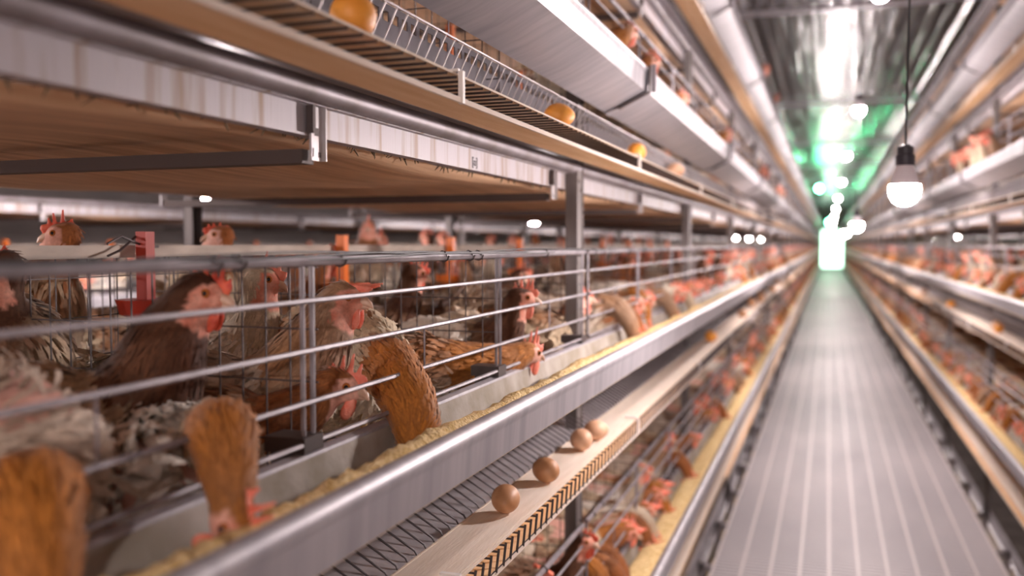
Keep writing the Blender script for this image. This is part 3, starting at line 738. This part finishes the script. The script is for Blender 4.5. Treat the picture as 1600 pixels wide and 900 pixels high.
def hero(rump, breast, neck, head, hd, pal, seed, label, tail=None, fat=1.0, nw=1.0, **kw):
    """hen posed from points given as (x, y, height relative to the eye)"""
    floor = EYE - .372
    rump, breast, head = [Vector(p) for p in (rump, breast, head)]; neck = [Vector(p) for p in neck]
    base = Vector(((rump.x + breast.x) / 2, (rump.y + breast.y) / 2, floor - EYE))
    ax = (breast - rump).normalized()
    tl = rump - ax * .075 + Vector((0, 0, .035)) if tail is None else Vector(tail)
    pts = [(tl, .014), (rump - ax * .03 + Vector((0, 0, .012)), .040 * fat), (rump, .062 * fat), (rump.lerp(breast, .5) - Vector((0, 0, .006)), .076 * fat), (breast, .060 * fat)]
    m = len(neck)
    for i, p in enumerate(neck): pts.append((p, (.040 - .017 * (i + .3) / m) * nw))
    pts.append((head - Vector(hd).normalized() * .012, .0195 * min(1.1, nw))); pts.append((head, .0175))
    sp = [(*(p - base), r) for p, r in pts]
    h = Hen(sp, hd, pal, seed, **kw)
    return h.place((base.x, base.y, floor), label=label)

# the hens one can tell apart, front cages of the middle left tier
hero((-.82, .64, -.205), (-.690, .72, -.195), [(-.650, .742, -.145), (-.636, .755, -.10)], (-.606, .775, -.052), (1, .10, -.22), 'dark', 1, 'dark necked brown hen with upright comb looking right, nearest head in the middle left cages', feathers=5600, gold_tail=True, bare=.05, comb='big', fat=1.0, nw=1.35)
hero((-.78, .88, -.22), (-.655, .93, -.205), [(-.615, .955, -.16), (-.590, .972, -.115)], (-.562, .988, -.068), (1, .05, -.10), 'grey', 2, 'grey brown hen with drooping orange comb, behind the double upright bars', feathers=5600, comb='flop', combmat='palecomb', nw=1.4)
hero((-.76, .80, -.265), (-.65, .86, -.235), [(-.605, .885, -.21), (-.568, .908, -.188)], (-.535, .925, -.166), (.95, .30, -.28), 'rust', 3, 'rust brown hen with pink upright comb, low beside the double upright bars', feathers=4800, combmat='palecomb', face=FACEP)
hero((-.76, 1.22, -.165), (-.665, 1.165, -.150), [(-.605, 1.12, -.150), (-.545, 1.07, -.168), (-.490, 1.01, -.196), (-.465, .98, -.222)], (-.452, .962, -.244), (.45, -.05, -1), 'gold', 4, 'hen reaching its thick golden neck down into the trough, in the centre left', feathers=5600, nw=1.12, fat=.92, combmat='palecomb', face=FACEP)
hero((-.79, 1.24, -.215), (-.69, 1.30, -.205), [(-.62, 1.365, -.200), (-.57, 1.42, -.204), (-.53, 1.47, -.204)], (-.497, 1.515, -.194), (.55, .80, -.22), 'gold', 5, 'golden necked hen stretching its head out low to the right above the trough', feathers=5200, comb='big', combmat='palecomb', nw=1.15, face=FACEP)
hero((-.70, 1.60, -.215), (-.60, 1.575, -.205), [(-.565, 1.565, -.165), (-.548, 1.565, -.130)], (-.528, 1.570, -.100), (1, .35, -.12), 'dark', 6, 'dark necked hen with tall pointed orange comb, left of the nearest post', feathers=3200, comb='big', combmat='palecomb')
hero((-.68, 1.93, -.24), (-.60, 1.97, -.22), [(-.575, 2.0, -.19), (-.56, 2.03, -.16)], (-.545, 2.055, -.130), (1, .4, -.05), 'rust', 7, 'brown and cream hen with pink face at the foot of the nearest post', feathers=3000, comb='small', combmat='palecomb', face=FACEP)
hero((-.72, .93, -.270), (-.645, .83, -.235), [(-.575, .74, -.200), (-.515, .675, -.172), (-.478, .632, -.166), (-.456, .608, -.184)], (-.440, .590, -.216), (.25, -.30, -1), 'gold', 8, 'rusty orange neck bent over the trough, pink comb touching feed, lower left', feathers=5600, combmat='palecomb', comb='big', nw=.92, fat=.85, ruff=.3)
hero((-.76, .74, -.285), (-.67, .64, -.250), [(-.595, .55, -.215), (-.535, .492, -.182), (-.493, .452, -.176), (-.466, .430, -.200)], (-.450, .416, -.240), (.2, -.25, -1), 'gold', 9, 'blurred orange necked hen in the lower left corner of the picture', feathers=5600, nw=1.0, fat=.8, ruff=.3)
hero((-.72, .60, -.185), (-.60, .525, -.175), [(-.62, .46, -.16), (-.62, .40, -.14)], (-.62, .35, -.13), (.3, -1, -.4), 'grey', 10, 'pale half bare hen with pink skin at the left edge of the picture', feathers=4600, bare=.22, ruff=1.2)
hero((-.605, .70, -.232), (-.67, .80, -.25), [(-.69, .83, -.26), (-.71, .85, -.28)], (-.73, .87, -.30), (-.6, .6, -.5), 'white', 11, 'fluffy white hen with bare pink skin, behind the rusty orange neck at lower left', feathers=5200, bare=.22, ruff=.85, legs=False)
hero((-.90, 1.05, -.20), (-.80, 1.07, -.18), [(-.77, 1.08, -.13), (-.755, 1.08, -.09)], (-.745, 1.08, -.05), (.9, .35, -.3), 'white', 12, 'cream necked hen with pink wattles just behind the drooping comb hen', feathers=3200, combmat='palecomb')
hero((-1.27, 1.16, -.12), (-1.17, 1.10, -.09), [(-1.15, 1.10, -.05), (-1.14, 1.10, -.015)], (-1.125, 1.095, .014), (-.85, -.55, -.12), 'rust', 13, 'brown hen head with dark red comb peering over the water channel at far left', feathers=1800, comb='up', face=(.50, .22, .16))
hero((-1.24, 1.58, -.11), (-1.17, 1.50, -.09), [(-1.15, 1.49, -.05), (-1.14, 1.485, -.015)], (-1.125, 1.480, .016), (-.80, -.62, -.10), 'rust', 14, 'brown hen head with small red comb looking left over the water channel', feathers=1800, comb='small', face=(.66, .40, .34))
hero((-1.02, .90, -.16), (-.95, .84, -.13), [(-.94, .82, -.09), (-.93, .81, -.06)], (-.92, .80, -.03), (-.6, -.7, -.4), 'dark', 15, 'dark brown hen in shade left of the red drinker cup', feathers=1800)
hero((-.93, 1.58, -.21), (-.84, 1.64, -.19), [(-.82, 1.66, -.14), (-.81, 1.675, -.10)], (-.80, 1.69, -.062), (.7, .7, -.3), 'dark', 16, 'black and white hen facing away behind the wire mesh in the centre', feathers=2200)
hero((-.95, 2.25, -.21), (-.86, 2.31, -.19), [(-.83, 2.33, -.14), (-.81, 2.335, -.115)], (-.79, 2.34, -.088), (.95, .3, -.1), 'dark', 17, 'dark hen with pink face behind the tall orange comb hen', feathers=1600, combmat='palecomb', face=FACEP)
hero((-1.38, 2.45, -.08), (-1.31, 2.42, -.06), [(-1.30, 2.41, -.02), (-1.30, 2.41, .02)], (-1.295, 2.405, .052), (.4, -.8, -.3), 'rust', 18, 'small brown hen head standing up above the water channel in the centre', feathers=1000, combmat='palecomb')
hero((-.98, 1.42, -.22), (-.85, 1.40, -.205), [(-.82, 1.39, -.21), (-.80, 1.37, -.23)], (-.79, 1.35, -.26), (.5, -.5, -.7), 'white', 19, 'white backed hen with lowered head behind the golden neck hens', feathers=3600, legs=False)
hero((-.76, 1.62, -.225), (-.66, 1.50, -.215), [(-.66, 1.46, -.22), (-.67, 1.42, -.235)], (-.68, 1.39, -.255), (-.3, -.6, -.7), 'white', 20, 'white hen turned away behind the out stretched golden neck', feathers=3600, legs=False)
hero((-.96, .68, -.21), (-.84, .60, -.20), [(-.82, .57, -.17), (-.82, .54, -.14)], (-.82, .51, -.11), (-.2, -.9, -.3), 'grey', 21, 'grey hen with ruffled back at the left edge behind the pale half bare hen', feathers=3200, bare=.1, ruff=1.0)
hero((-.80, .93, -.24), (-.70, 1.02, -.245), [(-.72, 1.06, -.25), (-.74, 1.09, -.26)], (-.76, 1.11, -.28), (-.5, .5, -.6), 'white', 22, 'pale grey hen crouching behind the grey brown hen and wire mesh', feathers=3600, legs=False)

# kinds shared by the many
def kind_hen(spine, hd, pal, seed, **kw): return Hen(spine, hd, pal, seed, **kw)
STAND = [(-.19, 0, .245, .014), (-.14, 0, .205, .042), (-.10, 0, .185, .060), (-.02, 0, .172, .072), (.06, 0, .180, .062), (.105, 0, .225, .038), (.125, 0, .270, .027), (.140, 0, .305, .020), (.152, 0, .318, .018)]
LOW = [(-.19, 0, .215, .014), (-.14, 0, .185, .042), (-.10, 0, .170, .060), (-.02, 0, .160, .072), (.06, 0, .160, .062), (.115, .01, .180, .040), (.150, .02, .200, .028), (.172, .03, .210, .020), (.185, .033, .212, .018)]
FEEDP = [(-.21, 0, .225, .014), (-.16, 0, .190, .040), (-.12, 0, .175, .056), (-.05, 0, .165, .066), (.02, 0, .172, .054), (.075, 0, .200, .036), (.125, 0, .222, .029), (.165, 0, .212, .026), (.190, 0, .178, .023), (.200, 0, .152, .019), (.204, 0, .142, .0175)]
KIND = {'stand': [], 'low': [], 'feed': []}
for i, p in enumerate(('rust', 'dark', 'white', 'grey')): KIND['stand'].append(kind_hen(STAND, (1, .1 * i - .15, -.2), p, 31 + i, feathers=1700, vox=.0075, combmat='comb' if i % 2 else 'palecomb', bare=.15 * (i == 2), comb=('up', 'small', 'flop', 'up')[i]))
for i, p in enumerate(('gold', 'rust', 'white')): KIND['low'].append(kind_hen(LOW, (1, .2, -.35), p, 41 + i, feathers=1700, vox=.0075, combmat='palecomb', comb=('up', 'flop', 'up')[i], bare=.1))
def bend(sp, a, dz=0):
    out = []
    for i, (x, y, z, r) in enumerate(sp):
        k = max(0, (x - .02) / .18); out.append((x - abs(a) * .25 * k, y + a * k * k, z + (dz * math.sin(min(1, k) * math.pi)), r))
    return out
for i, p in enumerate(('gold', 'rust', 'gold', 'grey', 'rust', 'white')): KIND['feed'].append(kind_hen(bend(FEEDP, (.0, .05, -.06, .03, -.03, .07)[i], (0, -.02, .01, 0, -.03, -.01)[i]), (.35, .1 * (i - 1), -1), p, 51 + i, feathers=1700, vox=.0075, combmat='palecomb', comb=('up', 'big', 'flop', 'up', 'up', 'flop')[i], bare=.15, face=FACEP))
NH = 22
rh = random.Random(99)
def flock(F, t, y0, y1, step, kinds, u, label, group, ju=.02, turn=.35, cap=400):
    global NH
    y = y0; n = 0
    while y < y1 and n < cap:
        k = rh.choice(kinds); h = rh.choice(KIND[k]); uu = (.662 if k == 'feed' else u) + rh.uniform(-ju, ju)
        if k == 'feed': uu = .655 + rh.uniform(-.006, .012)
        if k == 'low': uu = max(uu, .67)
        rz = (0 if F.s < 0 else math.pi) + (rh.uniform(-.30, .30) if k == 'feed' else rh.uniform(-turn, turn))
        zf = -.379 + .024 * min(1, max(0, (uu - .6) / .4))
        h.place((F.x(uu), y, zt(t, zf) + (.0 if k == 'feed' else 0)), rz, label, group, rh.uniform(.94, 1.03))
        y += step * rh.uniform(.55, 1.5); n += 1; NH += 1
def fl(F, t, y0, y1, step, kinds, u, words, place, **kw):
    flock(F, t, y0, y1, step, kinds, u, '%s %s' % (words, place), '%s %s' % (words, place), **kw)
fl(FA, 0, 2.22, 4.0, .125, ['feed', 'low', 'stand', 'feed'], .66, 'blurred hen at the front bars', 'between the nearest two left posts')
fl(FA, -1, .75, 1.2, .10, ['low', 'stand'], .68, 'cream and brown hen seen through the bars', 'below the group of four eggs', turn=2.0)
fl(FA, 0, 4.05, 10.5, .19, ['feed', 'low', 'stand'], .66, 'small blurred hen at the front bars', 'past the second post, middle left tier')
fl(FA, 0, 1.85, 5.5, .26, ['stand', 'low', 'stand'], .86, 'half hidden hen standing in the second line', 'behind the front hens, middle left tier', turn=2.6)
fl(FB, 0, 1.7, 6.0, .30, ['stand'], .93, 'hen beyond the water channel', 'on the far side of the left row', turn=3.0)
TALL = [(-.16, 0, .235, .014), (-.12, 0, .205, .042), (-.08, 0, .195, .058), (-.01, 0, .195, .068), (.055, 0, .215, .056), (.085, 0, .265, .036), (.095, 0, .320, .026), (.100, 0, .375, .021), (.108, 0, .395, .018)]
KIND['tall'] = [kind_hen(TALL, ((.3, -.9, -.15), (.8, .5, -.1), (-.4, .8, -.1))[i], p, 91 + i, feathers=1200, vox=.0075, combmat='comb' if i != 1 else 'palecomb') for i, p in enumerate(('rust', 'dark', 'gold'))]
fl(FB, 0, 2.75, 8, .38, ['tall'], .80, 'hen stretching up over the water channel', 'right of the centre')
fl(FB, 0, 1.5, 5.0, .42, ['low', 'stand'], .72, 'distant hen near the outer bars', 'on the far side of the left row', turn=1.2)
fl(FA, -1, 1.25, 2.9, .072, ['feed', 'low', 'feed', 'stand'], .66, 'orange necked hen feeding', 'at the lower left trough below the eggs')
fl(FA, -1, 2.9, 9.5, .17, ['feed', 'low', 'stand'], .66, 'small hen feeding far along', 'the lower left trough')
fl(FA, -1, .70, 2.6, .17, ['stand', 'low'], .84, 'pale hen inside the lower left cages', 'behind the feeding ones', turn=2.6)
fl(FD, 0, 2.7, 8.5, .15, ['feed', 'low', 'stand'], .66, 'blurred hen at the front bars', 'of the middle right tier')
fl(FD, 0, 3.0, 7.5, .36, ['stand'], .86, 'hen standing in the second line', 'of the middle right tier', turn=2.6)
fl(FD, -1, 1.9, 8.5, .145, ['feed', 'feed', 'low'], .66, 'blurred orange hen feeding', 'at the lower right trough')
fl(FC, 0, 2.6, 10, .42, ['stand', 'low'], .66, 'distant blurred hen', 'in the second row on the left', turn=.8)
fl(FD, 1, 5.0, 6.4, .22, ['stand'], .60, 'orange combed hen leaning out above the upper right trough', 'beside the big bulb', ju=.005)
fl(FA, 1, 5.6, 10, .6, ['stand', 'low'], .60, 'hen head showing above the upper left trough', 'far along the row', ju=.005)
def up_hen(F, t, y, k, i, rz, label, u=.60, dz=0): 
    global NH; NH += 1
    KIND[k][i].place((F.x(u), y, zt(t, -.379 + dz)), (0 if F.s < 0 else math.pi) + rz, label)
hero((-.62, 2.15, .43), (-.555, 2.22, .46), [(-.53, 2.26, .495), (-.51, 2.29, .525)], (-.493, 2.32, .545), (.60, .78, -.20), 'gold', 61, 'golden brown hen leaning out over the upper left trough, nearest of the upper tier', feathers=1400, combmat='palecomb', face=FACEP, legs=False, comb='small')
hero((-.62, 2.50, .40), (-.56, 2.54, .435), [(-.53, 2.56, .47), (-.505, 2.575, .50)], (-.485, 2.585, .518), (.75, .5, -.15), 'rust', 62, 'brown hen with pale pink comb just past the nearest upper tier hen', feathers=1200, combmat='palecomb', face=FACEP, legs=False)
hero((-.62, 3.06, .40), (-.56, 3.12, .43), [(-.53, 3.15, .46), (-.51, 3.17, .49)], (-.49, 3.19, .505), (.7, .6, -.2), 'rust', 63, 'third hen head above the upper left trough, beside the trough joint', feathers=900, combmat='palecomb', face=FACEP, legs=False)
hero((-.62, 4.42, .43), (-.555, 4.50, .46), [(-.53, 4.54, .495), (-.505, 4.57, .525)], (-.482, 4.60, .542), (.8, .5, -.1), 'gold', 64, 'fourth hen head above the upper left trough, orange and blurred', feathers=900, combmat='palecomb', face=FACEP, legs=False)
for i, y in enumerate((6.2, 7.4)): up_hen(FA, 2, y, 'stand', i, .2, ['small dark hen head poking above the top left trough', 'tiny hen head farther along the top left trough'][i], .56)
up_hen(FD, 2, 4.0, 'stand', 0, .2, 'red hen head poking above the top right trough near the upper corner', .56)
# beyond: what nobody could count any more
low = [Hen(FEEDP, (.35, 0, -1), p, 70 + i, feathers=0, lowpoly=True, combmat='palecomb') for i, p in enumerate(('gold', 'rust', 'grey'))] + [Hen(STAND, (1, 0, -.2), p, 75 + i, feathers=0, lowpoly=True, combmat='palecomb') for i, p in enumerate(('rust', 'white'))]
def crowd(name, rows, label):
    vs = []; fs = []; cols = []; mi = []
    for F, t, y0, y1, st in rows:
        y = y0
        while y < y1:
            h = rh.choice(low if F is FA or F is FD else low[3:]); uu = (.655 if h in low[:3] else .655 + rh.uniform(-.01, .03)); rz = 0 if F.s < 0 else math.pi
            mt = Matrix.Translation((F.x(uu), y, zt(t, -.375))) @ Matrix.Rotation(rz + rh.uniform(-.3, .3), 4, 'Z')
            for me, m_ in [(h.body, 0), (h.parts[1][1], 1)]:
                o = len(vs); vs += [mt @ v.co for v in me.vertices]; ps = [tuple(i + o for i in p.vertices) for p in me.polygons]; fs += ps; mi += [m_] * len(ps)
                if m_ == 0:
                    cols += [tuple(c.color) for c in me.color_attributes['Col'].data]
                else: cols += [(.7, .2, .12, 1)] * len(me.vertices)
            y += st * rh.uniform(.75, 1.3) * (1 + max(0, y - 14) * .05)
    me = bpy.data.meshes.new(name); me.from_pydata([tuple(v) for v in vs], [], fs); me.materials.append(M['plumage']); me.materials.append(M['palecomb'])
    ca = me.color_attributes.new('Col', 'FLOAT_COLOR', 'POINT'); ca.data.foreach_set('color', [x for c in cols for x in c])
    me.polygons.foreach_set('material_index', mi); me.polygons.foreach_set('use_smooth', [True] * len(fs))
    put(me, name, label=label, cat='hens', kind='stuff')
crowd('distant_hens', [(FA, 0, 10.5, 48, .17), (FA, -1, 9.5, 48, .17)], 'uncountable far hens lining the left troughs towards the vanishing point')
crowd('distant_hens', [(FD, 0, 8.5, 48, .17), (FD, -1, 8.5, 48, .17)], 'uncountable far hens lining the right troughs towards the vanishing point')
crowd('distant_hens', [(FC, 0, 10, 30, .4), (FE, 0, 3, 20, .3), (FB, 0, 6, 20, .3)], 'uncountable far hens in the cages of the neighbouring aisles')
print('HENS', NH)
